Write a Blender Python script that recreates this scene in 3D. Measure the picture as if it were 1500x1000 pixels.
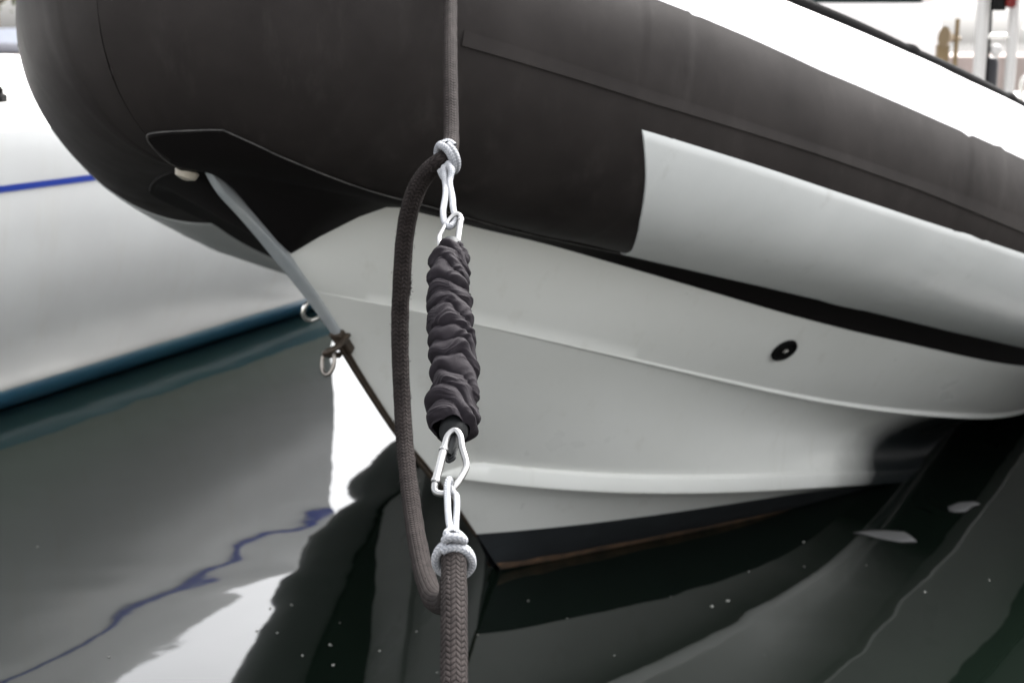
import bpy, bmesh, math, random
import numpy as np
from mathutils import Vector, Matrix, noise
R = math.radians
random.seed(7)
for o in list(bpy.data.objects): bpy.data.objects.remove(o)
S = bpy.context.scene
col = S.collection

# ------------------------------------------------------------------ camera
PITCH = 11.927
cam = bpy.data.cameras.new('camera'); camo = bpy.data.objects.new('camera', cam); col.objects.link(camo)
camo.location = (0, 0, 1.1); camo.rotation_euler = (R(90 - PITCH), 0, 0)
cam.lens = 50; cam.sensor_width = 36; cam.clip_start = 0.05; cam.clip_end = 600
cam.dof.use_dof = True; cam.dof.focus_distance = 1.28; cam.dof.aperture_fstop = 10.0
S.camera = camo

# ------------------------------------------------------------------ sky, sun, exposure
SUN_EL, SUN_AZ = 48.0, 40.0          # azimuth measured from +Y towards +X: thin overcast, brightest to the right
w = bpy.data.worlds.new('World'); S.world = w; w.use_nodes = True
nt = w.node_tree; nt.nodes.clear()
sky = nt.nodes.new('ShaderNodeTexSky'); sky.sky_type = 'NISHITA'; sky.sun_disc = False
sky.sun_elevation = R(SUN_EL); sky.sun_rotation = R(SUN_AZ)
sky.air_density = 1.0; sky.dust_density = 6.0; sky.ozone_density = 1.0
hs = nt.nodes.new('ShaderNodeHueSaturation'); hs.inputs['Saturation'].default_value = 0.12
bg = nt.nodes.new('ShaderNodeBackground'); bg.inputs['Strength'].default_value = 0.15
wo = nt.nodes.new('ShaderNodeOutputWorld')
nt.links.new(sky.outputs[0], hs.inputs['Color']); nt.links.new(hs.outputs[0], bg.inputs['Color'])
nt.links.new(bg.outputs[0], wo.inputs['Surface'])
sd = bpy.data.lights.new('sun', 'SUN'); sd.energy = 0.5; sd.angle = R(14); sd.color = (1, .97, .92)
so = bpy.data.objects.new('sun', sd); col.objects.link(so)
sv = Vector((math.sin(R(SUN_AZ)) * math.cos(R(SUN_EL)), math.cos(R(SUN_AZ)) * math.cos(R(SUN_EL)), math.sin(R(SUN_EL))))
so.rotation_euler = sv.to_track_quat('Z', 'Y').to_euler(); so.location = (0, 0, 8)
S.view_settings.view_transform = 'Standard'; S.view_settings.look = 'None'
S.view_settings.exposure = 2.55; S.view_settings.gamma = 1

# ------------------------------------------------------------------ materials
def mat(name, rgb, rough=.5, metal=0., spec=.5, ior=1.5, coat=0., noise_amt=0., noise_scale=20., rough_amt=0.,
        bump=0., bump_scale=200., bump_dist=.001, rgb2=None, cscale=None, sheen=0., marks=None):
    m = bpy.data.materials.new(name); m.use_nodes = True; n = m.node_tree; b = n.nodes['Principled BSDF']
    b.inputs['Base Color'].default_value = (*rgb, 1); b.inputs['Roughness'].default_value = rough
    b.inputs['Metallic'].default_value = metal; b.inputs['IOR'].default_value = ior
    b.inputs['Specular IOR Level'].default_value = spec
    b.inputs['Coat Weight'].default_value = coat; b.inputs['Sheen Weight'].default_value = sheen
    tc = n.nodes.new('ShaderNodeTexCoord')
    if noise_amt or rgb2:
        t = n.nodes.new('ShaderNodeTexNoise'); t.inputs['Scale'].default_value = cscale or noise_scale
        t.inputs['Detail'].default_value = 6; t.inputs['Roughness'].default_value = .6
        n.links.new(tc.outputs['Object'], t.inputs['Vector'])
        mr = n.nodes.new('ShaderNodeMapRange'); mr.inputs[1].default_value = .3; mr.inputs[2].default_value = .7
        n.links.new(t.outputs['Fac'], mr.inputs[0])
        mx = n.nodes.new('ShaderNodeMix'); mx.data_type = 'RGBA'
        mx.inputs[6].default_value = (*rgb, 1)
        c2 = rgb2 or tuple(c * (1 - noise_amt) for c in rgb)
        mx.inputs[7].default_value = (*c2, 1)
        n.links.new(mr.outputs[0], mx.inputs[0]); n.links.new(mx.outputs[2], b.inputs['Base Color'])
        if rough_amt:
            m2 = n.nodes.new('ShaderNodeMapRange'); m2.inputs[3].default_value = rough - rough_amt; m2.inputs[4].default_value = rough + rough_amt
            n.links.new(t.outputs['Fac'], m2.inputs[0]); n.links.new(m2.outputs[0], b.inputs['Roughness'])
    if marks:
        (cm, sc, rot, lo_, hi_, amt) = marks
        src = b.inputs['Base Color'].links[0].from_socket
        mp = n.nodes.new('ShaderNodeMapping'); mp.inputs['Scale'].default_value = sc; mp.inputs['Rotation'].default_value = rot
        n.links.new(tc.outputs['Object'], mp.inputs['Vector'])
        t = n.nodes.new('ShaderNodeTexNoise'); t.inputs['Scale'].default_value = 1; t.inputs['Detail'].default_value = 8; t.inputs['Roughness'].default_value = .65
        n.links.new(mp.outputs[0], t.inputs['Vector'])
        mr = n.nodes.new('ShaderNodeMapRange'); mr.inputs[1].default_value = lo_; mr.inputs[2].default_value = hi_; mr.inputs[4].default_value = amt
        n.links.new(t.outputs['Fac'], mr.inputs[0]); mx = n.nodes.new('ShaderNodeMix'); mx.data_type = 'RGBA'
        mx.inputs[7].default_value = (*cm, 1); n.links.new(src, mx.inputs[6]); n.links.new(mr.outputs[0], mx.inputs[0])
        n.links.new(mx.outputs[2], b.inputs['Base Color'])
    if bump:
        t = n.nodes.new('ShaderNodeTexNoise'); t.inputs['Scale'].default_value = bump_scale; t.inputs['Detail'].default_value = 4
        n.links.new(tc.outputs['Object'], t.inputs['Vector'])
        bp = n.nodes.new('ShaderNodeBump'); bp.inputs['Strength'].default_value = bump; bp.inputs['Distance'].default_value = bump_dist
        n.links.new(t.outputs['Fac'], bp.inputs['Height']); n.links.new(bp.outputs[0], b.inputs['Normal'])
    return m
M = {}
M['tube'] = mat('black_rubber_fabric', (.0235, .0205, .0195), .62, spec=.08, rgb2=(.015, .013, .0125), cscale=7, rough_amt=.12, bump=.3, bump_scale=700, bump_dist=.0008, marks=((.055, .05, .047), (30, 30, 7), (.3, .2, 0), .55, .82, .30))
M['seamtape'] = mat('seam_tape', (.029, .0255, .024), .6, spec=.14, rgb2=(.019, .017, .0165), cscale=9, bump=.2, bump_scale=900, bump_dist=.0005)
M['panel'] = mat('grey_fabric', (.53, .545, .54), .42, rgb2=(.48, .495, .49), cscale=5, bump=.2, bump_scale=600, bump_dist=.0006, marks=((.30, .30, .28), (16, 16, 9), (.4, 0, .5), .6, .8, .5))
M['white_fab'] = mat('white_fabric', (.78, .78, .79), .5, rgb2=(.7, .7, .71), cscale=6)
M['gel'] = mat('grey_gelcoat', (.69, .695, .665), .3, spec=.4, rgb2=(.65, .655, .62), cscale=3.5, rough_amt=.1, marks=((.36, .33, .26), (22, 22, 1.6), (0, 0, 0), .58, .84, .32))
M['antifoul'] = mat('dark_antifouling', (.02, .024, .027), .6, rgb2=(.012, .014, .016), cscale=14)
M['apron'] = mat('black_apron_rubber', (.007, .006, .006), .7, spec=.06)
M['steel'] = mat('stainless_steel', (.62, .61, .58), .22, metal=1, rough_amt=.08, rgb2=(.5, .49, .46), cscale=40)
M['strip'] = mat('stem_strip_metal', (.44, .46, .46), .3, metal=.2, rgb2=(.34, .37, .39), cscale=12, rough_amt=.1)
M['rust'] = mat('stained_steel', (.055, .038, .024), .5, metal=.3, rgb2=(.02, .014, .01), cscale=60)
M['blackp'] = mat('black_plastic', (.006, .006, .006), .8, spec=.04)
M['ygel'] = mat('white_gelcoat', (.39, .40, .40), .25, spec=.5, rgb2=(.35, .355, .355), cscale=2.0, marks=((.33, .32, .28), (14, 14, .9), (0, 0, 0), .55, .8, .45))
M['ydeck'] = mat('white_deck', (.78, .77, .74), .6)
M['navy'] = mat('navy_stripe', (.012, .03, .2), .3)
M['ybottom'] = mat('green_black_antifouling', (.012, .022, .02), .6)
M['boot'] = mat('blue_boot_stripe', (.045, .17, .31), .3, rgb2=(.06, .21, .30), cscale=2)

def water_mat():
    m = bpy.data.materials.new('harbour_water'); m.use_nodes = True; n = m.node_tree; b = n.nodes['Principled BSDF']
    b.inputs['Base Color'].default_value = (.0034, .0060, .0042, 1); b.inputs['Roughness'].default_value = .03
    b.inputs['IOR'].default_value = 1.58
    tc = n.nodes.new('ShaderNodeTexCoord'); mp = n.nodes.new('ShaderNodeMapping'); mp.inputs['Scale'].default_value = (1, .8, 1)
    mp.inputs['Rotation'].default_value = (0, 0, R(25))
    n.links.new(tc.outputs['Object'], mp.inputs['Vector'])
    t1 = n.nodes.new('ShaderNodeTexNoise'); t1.inputs['Scale'].default_value = 2.2; t1.inputs['Detail'].default_value = 1.2; t1.inputs['Roughness'].default_value = .45
    t1.inputs['Distortion'].default_value = .8
    n.links.new(mp.outputs[0], t1.inputs['Vector'])
    b1 = n.nodes.new('ShaderNodeBump'); b1.inputs['Strength'].default_value = .32; b1.inputs['Distance'].default_value = .018
    n.links.new(t1.outputs['Fac'], b1.inputs['Height'])
    t2 = n.nodes.new('ShaderNodeTexNoise'); t2.inputs['Scale'].default_value = 13; t2.inputs['Detail'].default_value = 1.5
    n.links.new(mp.outputs[0], t2.inputs['Vector'])
    b2 = n.nodes.new('ShaderNodeBump'); b2.inputs['Strength'].default_value = .09; b2.inputs['Distance'].default_value = .0025
    n.links.new(t2.outputs['Fac'], b2.inputs['Height']); n.links.new(b1.outputs[0], b2.inputs['Normal'])
    n.links.new(b2.outputs[0], b.inputs['Normal'])
    return m
M['water'] = water_mat()

# ------------------------------------------------------------------ helpers
def empty(name, loc=(0, 0, 0), rz=0.):
    o = bpy.data.objects.new(name, None); col.objects.link(o); o.location = loc; o.rotation_euler = (0, 0, rz)
    o.empty_display_size = .1; return o
def tag(o, label=None, cat=None, group=None, kind=None):
    if label: o['label'] = label
    if cat: o['category'] = cat
    if group: o['group'] = group
    if kind: o['kind'] = kind
    return o
def mesh(name, V, F, m, parent=None, smooth=True, sharp=None):
    me = bpy.data.meshes.new(name); me.from_pydata([tuple(map(float, v)) for v in V], [], F); me.update()
    if smooth: me.polygons.foreach_set('use_smooth', [True] * len(me.polygons))
    for mm in (m if isinstance(m, (list, tuple)) else [m]): me.materials.append(mm)
    bm = bmesh.new(); bm.from_mesh(me); bmesh.ops.recalc_face_normals(bm, faces=bm.faces); bm.to_mesh(me); bm.free()
    if sharp: me.set_sharp_from_angle(angle=R(sharp))
    o = bpy.data.objects.new(name, me); col.objects.link(o)
    if parent: o.parent = parent
    return o
class MB:
    def __init__(s): s.V = []; s.F = []
    def add(s, V, F):
        k = len(s.V); s.V += [tuple(map(float, v)) for v in V]; s.F += [tuple(i + k for i in f) for f in F]; return s
    def grid(s, P, closeu=False, closev=False):
        P = np.asarray(P); a, b = P.shape[:2]; F = []
        for i in range(a if closeu else a - 1):
            for j in range(b if closev else b - 1):
                i2, j2 = (i + 1) % a, (j + 1) % b
                F.append((i * b + j, i2 * b + j, i2 * b + j2, i * b + j2))
        return s.add(P.reshape(-1, 3), F)
    def box(s, c, d, rot=None, bevel=0.):
        bm = bmesh.new(); bmesh.ops.create_cube(bm, size=1)
        for v in bm.verts: v.co = Vector((v.co.x * d[0], v.co.y * d[1], v.co.z * d[2]))
        if bevel: bmesh.ops.bevel(bm, geom=bm.edges[:], offset=bevel, segments=3, affect='EDGES', profile=.7)
        mt = Matrix.Translation(c) @ (rot.to_4x4() if rot else Matrix.Identity(4))
        bm.verts.index_update(); s.add([mt @ v.co for v in bm.verts], [[v.index for v in f.verts] for f in bm.faces]); bm.free(); return s
    def tube(s, pts, r, n=16, closed=False, cap=True, rfun=None):
        P = np.asarray(pts, float); N = len(P)
        T = np.roll(P, -1, 0) - np.roll(P, 1, 0) if closed else np.gradient(P, axis=0)
        T /= np.linalg.norm(T, axis=1, keepdims=True) + 1e-12
        nrm = np.cross(T[0], [0.13, 0.2, 1.0]); nrm /= np.linalg.norm(nrm); G = []
        fr = []
        for i in range(N):
            nrm = nrm - T[i] * nrm.dot(T[i]); nrm /= np.linalg.norm(nrm); fr.append((nrm.copy(), np.cross(T[i], nrm)))
        tw = 0
        if closed:
            n2 = fr[-1][0] - T[0] * fr[-1][0].dot(T[0]); n2 /= np.linalg.norm(n2)
            tw = -math.atan2(n2.dot(fr[0][1]), n2.dot(fr[0][0]))
        for i in range(N):
            a = np.linspace(0, 2 * np.pi, n, endpoint=False)
            rr = (r[i] if hasattr(r, '__len__') else r)
            rr = rr * (rfun(i, N, a) if rfun else 1.)
            a2 = a + tw * i / N
            G.append(P[i] + (np.cos(a2) * rr)[:, None] * fr[i][0] + (np.sin(a2) * rr)[:, None] * fr[i][1])
        k = len(s.V); s.grid(np.array(G), closeu=closed, closev=True)
        if cap and not closed:
            s.F.append(tuple(k + j for j in range(n))); s.F.append(tuple(k + (N - 1) * n + j for j in range(n)))
        return s
    def lathe(s, prof, c=(0, 0, 0), ax=(0, 0, 1), n=32):
        q = Vector(ax).normalized().to_track_quat('Z', 'Y'); G = []
        for (r, h) in prof:
            G.append([tuple(Vector(c) + q @ Vector((r * math.cos(2 * math.pi * k / n), r * math.sin(2 * math.pi * k / n), h))) for k in range(n)])
        s.grid(np.array(G), closev=True); k = len(s.V)
        s.F.append(tuple(k - n + j for j in range(n))); s.F.append(tuple(k - len(prof) * n + j for j in range(n))); return s
    def build(s, name, m, parent=None, smooth=True, sharp=35):
        return mesh(name, s.V, s.F, m, parent, smooth, sharp)
def spline(P, n, closed=False):
    """Catmull-Rom through the points, n samples at even arc length."""
    P = np.asarray(P, float)
    Q = np.vstack([P[-1], P, P[0], P[1]]) if closed else np.vstack([2 * P[0] - P[1], P, 2 * P[-1] - P[-2]])
    out = []
    for i in range(1, len(Q) - 2):
        for t in np.linspace(0, 1, 24, endpoint=False):
            a, b, c, d = Q[i - 1], Q[i], Q[i + 1], Q[i + 2]
            out.append(.5 * (2 * b + (c - a) * t + (2 * a - 5 * b + 4 * c - d) * t * t + (3 * b - a - 3 * c + d) * t ** 3))
    if not closed: out.append(P[-1])
    out = np.array(out)
    if closed: out = np.vstack([out, out[:1]])
    L = np.r_[0, np.cumsum(np.linalg.norm(np.diff(out, axis=0), axis=1))]
    u = np.linspace(0, L[-1], n + (1 if closed else 0))
    R_ = np.stack([np.interp(u, L, out[:, k]) for k in range(3)], 1)
    return R_[:-1] if closed else R_
def fbm(p, s=1., o=3): return noise.fractal(Vector(p) * s, .6, 2., o)

# ------------------------------------------------------------------ water
def water():
    V = [(-300, -40, 0), (300, -40, 0), (300, 500, 0), (-300, 500, 0)]
    o = mesh('water', V, [(0, 1, 2, 3)], M['water'], smooth=False); tag(o, kind='structure'); return o
water()

# ------------------------------------------------------------------ the inflatable boat, built in its own frame:
# x = aft, y = port, z = up; the empty's rotation makes +x point away from the camera
AXIS = R(63.4)
rib = empty('inflatable_boat', (-.0425, 2.851, 0))
af = Vector((math.cos(AXIS), math.sin(AXIS), 0)); pt = Vector((math.sin(AXIS), -math.cos(AXIS), 0))
# boat y (port) points to -(z x aft): a mirrored frame, so coordinates are written with y = -port
rib.rotation_euler = (0, 0, AXIS)
tag(rib, 'large black and grey rigid inflatable boat with its bow pointing at the jetty', 'inflatable boat')
S0, LN, BM, E1, E2, Z0, MS, CS, RT, RS = -.859, 2.527, 1.0837, 1.5, .70, 1.1509, .314, .01583, .234, .0034
TMAX = 2.8
def bp(s, p, z): return (s, -p, z)
def cen(t, side=1):
    s = S0 + LN * (1 - math.cos(t * math.pi / 2)) if t < 1 else S0 + LN + (t - 1) * 1.5
    q = min(max((s - S0) / LN, 0), 1)
    p = BM * (1 - (1 - q) ** E1) ** E2
    d = s - S0
    if d < 2.3: z = Z0 - MS * d + CS * d * d
    else:
        z1 = Z0 - MS * 2.3 + CS * 2.3 ** 2; k = MS - 2 * CS * 2.3
        z = z1 - k * .6 * (1 - math.exp(-(d - 2.3) / .6))
    return np.array([s, side * p, z]), RT + RS * d
def tp(t, phi, side=1, off=0.):
    """point on the tube: phi in degrees, 0 = outboard, 90 = top, -90 = underneath"""
    t = max(t, .002); e = 1e-3
    c, r = cen(t, side); c2, _ = cen(t + e, side); T = c2 - c; T /= np.linalg.norm(T)
    if t < .09:
        w_ = 1 - sm(.002, .09, t); T = T / math.hypot(T[0], T[1]) ; g = np.array([0, side * 1., 0]); T = T * (1 - w_) + g * w_; T /= np.linalg.norm(T)
    out = np.cross(T, [0, 0, 1.]) * (-side); out /= np.linalg.norm(out)
    u = np.cross(T, out)
    if u[2] < 0: u = -u
    a = math.radians(phi); P = c + (r + off) * (math.cos(a) * out + math.sin(a) * u)
    return (P[0], -P[1], P[2])
def sm(a, b, x):
    x = min(max((x - a) / (b - a), 0), 1); return x * x * (3 - 2 * x)
def tgrid(ts, phis, off, side=1): return np.array([[tp(t, f, side, off) for f in phis] for t in ts])

SEAMS = [.348, .587, .86, 1.15, 1.6, 2.1]
def tube_off(t, phi, side):
    o = 0.
    for s in SEAMS: o += .0010 * sm(s - .0, s + .002, t) * (1 - sm(s + .03, s + .032, t))
    f = t * 40 + phi * .06
    o += .0012 * noise.noise(Vector((t * 9, phi * .03, side))) + .0006 * noise.noise(Vector((t * 30, phi * .02, side * 3)))
    # laid-over panel joints that run diagonally at the nose
    if side == 1:
        for (t0, k) in ((.190, .0011), (.214, .00055)):
            x = t - (t0 + k * phi * .5); o += .0011 * sm(0, .0025, x) * (1 - sm(.02, .03, x))
    x = t - .047; o += .001 * sm(0, .002, x) * (1 - sm(.01, .02, x))
    return o
tb = MB()
for side in (1, -1):
    ts = np.concatenate([np.linspace(.0021, .75, 330), np.linspace(.752, TMAX, 150)]); ph = np.linspace(-180, 180, 181)[:-1]
    G = np.array([[tp(t, f, side, tube_off(t, f, side)) for f in ph] for t in ts])
    tb.grid(G, closev=True)
    # closing cone at the stern
    c, r = cen(TMAX, side)
    G = [[(c[0] + .35 * k, -c[1] + -(0) + r * math.sqrt(max(1 - k * k, .0004)) * -side * math.cos(math.radians(f)), c[2] + r * math.sqrt(max(1 - k * k, .0004)) * math.sin(math.radians(f))) for f in ph[::4]] for k in np.linspace(0, 1, 12)]
    tb.grid(np.array(G), closev=True)
tube_o = tb.build('buoyancy_tube', M['tube'], rib, sharp=None)

phi_hi = lambda t: np.interp(t, [.2, .25, .36, .47, .55, .65, .8, 3], [6, 3.5, -.5, -2.6, -3.6, -6, -9, -14])
phi_lo = lambda t: np.interp(t, [.2, .25, .36, .47, .55, .65, .8, 3], [0, -1.5, -4.8, -6.2, -8, -12, -15, -20])
phi_w = lambda t: np.interp(t, [.1, .35, .42, .47, .54, .64, .8, 3], [36, 32.5, 28.7, 25, 22.3, 19.2, 15, 10])
phi_p = lambda t: np.interp(t, [.3, .356, .43, .49, .56, .654, .8, 3], [-13, -13.7, -15.5, -17.3, -18.8, -20, -23, -27])
PB = -99.
tfront = lambda f: np.interp(-f, [10, 13.6, 30.5, 50.8, 77, 99], [.355, .356, .372, .389, .414, .430])
for side in (1, -1):
    # rub strake, 4 mm proud with soft edges
    ts = np.linspace(.236, TMAX - .02, 330); G = []
    for t in ts:
        a, b = phi_hi(t), phi_lo(t); G.append([tp(t, a + (b - a) * k, side, h + tube_off(t, a + (b - a) * k, side)) for k, h in ((0, -.001), (.02, .0014), (.5, .0022), (.97, .0036), (1., -.001))])
    MB().grid(np.array(G)).build('rub_strake', M['tube'], rib, sharp=50)
    # grey wear panel on the lower outer side
    G = []
    for k in np.linspace(0, 1, 260):
        row = []
        for q in np.linspace(0, 1, 44):
            f0 = -14; f = f0 + (PB - f0) * q; t = tfront(f) + (TMAX - .05 - tfront(f)) * (k ** 1.5)
            f = phi_p(t) + (PB - phi_p(t)) * q
            edge = min(q, 1 - q) * 43; ek = k * 259
            off = (.0030 if (edge > .5 and ek > .5) else -.001) + tube_off(t, f, side)
            if abs(t - .60) < .006: off += .0008
            row.append(tp(t, f, side, off))
        G.append(row)
    o = MB().grid(np.array(G)).build('side_panel', M['panel'], rib, sharp=60)
    o['label'] = 'light grey fabric panel on the lower side of the tube'
    # white fabric along the top
    G = [[tp(t, phi_w(t) + (150 - phi_w(t)) * q, side, (.0026 if 0 < q < 1 else -.001) + tube_off(t, phi_w(t) + (150 - phi_w(t)) * q, side)) for q in np.linspace(0, 1, 30)] for t in np.linspace(.12, TMAX - .04, 260)]
    o = MB().grid(np.array(G)).build('top_panel', M['white_fab'], rib, sharp=60); o['label'] = 'sunlit white fabric along the top of the tube'
    # lifeline lying on the top of the tube
    pads = [.25, .37, .486, .596, .703, .80, .92, 1.1, 1.3, 1.55, 1.8, 2.1, 2.4]
    pts = []
    for i in range(len(pads) - 1):
        for k in range(8):
            x = k / 8; t = pads[i] + (pads[i + 1] - pads[i]) * x
            pts.append(tp(t, 80, side, .008 + .002 * math.sin(math.pi * x)))
    L = MB().tube(spline(pts, 500), .0115, 12)
    ll = L.build('lifeline', M['blackp'], rib)
    for t in pads[:-1]:
        c = Vector(tp(t, 80, side, .010)); c2 = Vector(tp(t + .008, 80, side, .010)); c1 = Vector(tp(t - .008, 80, side, .010))
        k = MB().tube(spline([c1, c1.lerp(c, .5), c, c2.lerp(c, .5), c2], 24), [.008 + .006 * math.sin(math.pi * i / 23) for i in range(24)], 14)
        g = Vector(tp(t, 80, side, -.002)); k.lathe([(.001, .0), (.022, .001), (.022, .004), (.012, .007), (.006, .011)], g, c - g, 20)
        k.build('lifeline_patch', M['blackp'], rib)

# hull lines (s aft, p port, z)
NST = 150
C = {
 'keel': [(.09, .0, -.06), (.2, 0, -.12), (.45, 0, -.21), (1, 0, -.3), (2, 0, -.35), (4.3, 0, -.38)],
 'wl': [(.0, .014, .012), (.1, .08, .006), (.25, .177, .003), (.533, .369, .0), (.75, .48, -.005), (1.15, .58, -.08), (1.6, .62, -.13), (4.3, .66, -.18)],
 'boot': [(-.075, .003, .108), (.0, .1, .108), (.091, .178, .104), (.209, .271, .1), (.447, .425, .086), (.7, .535, .06), (1.15, .62, -.05), (1.6, .66, -.10), (4.3, .70, -.14)],
 'rail': [(-.245, .003, .28), (-.1, .16, .235), (.017, .269, .206), (.076, .32, .195), (.301, .438, .150), (.424, .508, .129), (.623, .582, .095), (.80, .625, .055), (1.15, .67, -.03), (1.6, .70, -.08), (4.3, .72, -.12)],
 'chine': [(-.63, .003, .705), (-.54, .115, .668), (-.338, .28, .592), (.165, .50, .419), (.506, .615, .312), (1.0, .772, .188), (1.614, .865, .06), (2.4, .92, .0), (4.3, .94, -.01)],
 'top': [(-.705, .004, .772), (-.665, .15, .846), (-.615, .197, .837), (-.538, .252, .809), (-.432, .323, .774), (-.311, .395, .730), (-.115, .498, .660), (.125, .609, .578), (.434, .729, .486), (1.068, .914, .321), (1.7, .98, .23), (2.5, 1.0, .19), (4.3, 1.0, .19)],
}
def param(P, n):
    q = spline(P, n * 4); L = np.linspace(0, 1, n * 4); u = np.linspace(0, 1, n) ** 1.35
    return np.stack([np.interp(u, L, q[:, k]) for k in range(3)], 1)
D = {k: param(v, NST) for k, v in C.items()}
def smooth_line(a, w=13, it=2):
    for _ in range(it):
        p = np.vstack([2 * a[0] - a[w:0:-1], a, 2 * a[-1] - a[-2:-w - 2:-1]]); k = np.hanning(2 * w + 1); k /= k.sum()
        a = np.stack([np.convolve(p[:, q], k, 'valid') for q in range(3)], 1)
    return a
for k_ in ('wl', 'boot', 'rail', 'chine'): D[k_] = smooth_line(D[k_])
# the top line has a true corner at the notch
def fade(n=NST, k=.05): return np.minimum(np.linspace(0, 1, n) / k, 1)[:, None]
fd = fade()
rail_top = D['rail'] + fd * np.array([0, -.004, .030]); rail_in = D['rail'] + fd * np.array([0, -.022, -.003])
rail_up = D['rail'] + fd * np.array([0, -.014, .038])
STB = lambda a: .33 + .67 * np.clip((a[:, :1] - a[0, 0]) / 1.7, 0, 1) ** .8
gr = np.clip((D['chine'][:, :1] + .5) / 1.5, 0, 1)
ch_in = D['chine'] + fd * np.array([0, -.0035, -.002]) + gr * np.array([0, -.03, 0]); ch_soft = D['chine'] + gr * np.array([0, -.001, .010]) + fd * np.array([0, 0, .002])
def mix(a, b, k, bow=(0, 0, 0)): return a + (b - a) * k + np.array(bow) * 4 * k * (1 - k)
STZ = [-.12, -.02, .095, .271, .386, .508, .601, .715, .772]; STS = [.2, .046, -.064, -.233, -.359, -.472, -.547, -.655, -.705]
def wid(g, side):
    g = g.copy(); g[:, 0] += (np.interp(g[0, 2], STZ, STS) - g[0, 0]) * np.exp(-(np.arange(NST) / 10.) ** 2)
    return g * np.array([1, -side, 1]) * (1 if side == 1 else np.hstack([np.ones((NST, 1)), STB(g), np.ones((NST, 1))]))
HU, HL = MB(), MB()
for side in (1, -1):
    G = [mix(D['boot'], rail_in, k, (0, -.004, 0)) for k in (0, .33, .66)] + [rail_in, D['rail'] + fd * np.array([0, -.003, -.001]), D['rail'] + fd * np.array([0, 0, .004]), rail_top, rail_up]
    G += [mix(rail_up, ch_in, k) + gr * np.array([0, -.05 * 4 * k * (1 - k), 0]) - np.array([0, .008 * 4 * k * (1 - k), 0]) for k in (.1, .2, .3, .4, .5, .6, .7, .8, .9)] + [ch_in]
    HL.grid(np.array([wid(g, side) for g in G]).transpose(1, 0, 2))
    G = [ch_in, D['chine'] + fd * np.array([0, -.002, -.001]), D['chine'], ch_soft] + [mix(ch_soft, D['top'], k, (0, .006, 0)) for k in (.15, .3, .45, .6, .75, .9, 1)]
    HU.grid(np.array([wid(g, side) for g in G]).transpose(1, 0, 2))
hull = HU.build('topside', M['gel'], rib, sharp=40); hull['label'] = 'light grey fibreglass topside of the hull'
gl = M['gel'].copy(); gl.name = 'grey_gelcoat_with_painted_shade_aft'  # gelcoat copy with shade painted into the colour towards the stern
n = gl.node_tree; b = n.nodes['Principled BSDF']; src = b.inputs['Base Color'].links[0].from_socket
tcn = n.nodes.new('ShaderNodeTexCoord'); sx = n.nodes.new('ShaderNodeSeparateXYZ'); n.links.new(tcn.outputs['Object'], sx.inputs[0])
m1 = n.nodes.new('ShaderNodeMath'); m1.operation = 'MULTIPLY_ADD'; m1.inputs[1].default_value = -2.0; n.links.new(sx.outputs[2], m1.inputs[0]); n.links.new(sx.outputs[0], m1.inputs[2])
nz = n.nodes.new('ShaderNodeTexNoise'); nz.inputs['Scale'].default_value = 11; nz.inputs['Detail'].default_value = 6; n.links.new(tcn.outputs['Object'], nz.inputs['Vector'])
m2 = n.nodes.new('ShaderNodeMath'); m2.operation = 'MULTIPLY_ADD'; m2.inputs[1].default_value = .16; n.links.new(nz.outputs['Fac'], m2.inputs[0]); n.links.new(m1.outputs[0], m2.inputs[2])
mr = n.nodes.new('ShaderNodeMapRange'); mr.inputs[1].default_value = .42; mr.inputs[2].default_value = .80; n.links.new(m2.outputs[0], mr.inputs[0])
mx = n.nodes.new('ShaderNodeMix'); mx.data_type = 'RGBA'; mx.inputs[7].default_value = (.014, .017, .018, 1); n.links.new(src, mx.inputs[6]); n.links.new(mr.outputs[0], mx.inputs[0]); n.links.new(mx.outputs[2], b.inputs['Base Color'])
hb = HL.build('hull_bottom', gl, rib, sharp=40); hb['label'] = 'grey hull bottom with a spray rail, shade painted in towards the stern'
AF = MB()
for side in (1, -1):
    f = np.array([1, -side, 1])
    off = fd * np.array([0, .001, 0])
    AF.grid(np.array([g * f * (1 if side == 1 else np.hstack([np.ones((NST, 1)), STB(g), np.ones((NST, 1))])) for g in (D['boot'] * 1, mix(D['boot'], D['wl'], .5), D['wl'], mix(D['wl'], D['keel'], .5), D['keel'])]).transpose(1, 0, 2))
AF.build('bottom_paint', M['antifoul'], rib, sharp=60)
# weed and rust coloured scum line just at the water
def scum_mat():
    m = mat('waterline_scum', (.15, .085, .045), .75, rgb2=(.018, .012, .008), cscale=26); return m
M['scum'] = scum_mat()
SC = MB()
for side in (1, -1):
    f = np.array([1, -side, 1]); A_ = mix(D['boot'], D['wl'], .87); B_ = mix(D['boot'], D['wl'], 1.06)
    if side == -1: A_ = A_ * np.hstack([np.ones((NST, 1)), STB(A_), np.ones((NST, 1))]); B_ = B_ * np.hstack([np.ones((NST, 1)), STB(B_), np.ones((NST, 1))])
    A_ = A_ + np.array([0, .0035, 0]); B_ = B_ + np.array([0, .0035, 0])
    n = 105; rows = []
    for i in range(n):
        a = A_[i] + (B_[i] - A_[i]) * (.35 * abs(noise.noise(Vector((i * .11, side, 0))))); rows.append([a * f, (a + B_[i]) / 2 * f + np.array([0, -side * .002, 0]), B_[i] * f])
    SC.grid(np.array(rows))
SC.build('waterline_stain', M['scum'], rib)
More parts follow.
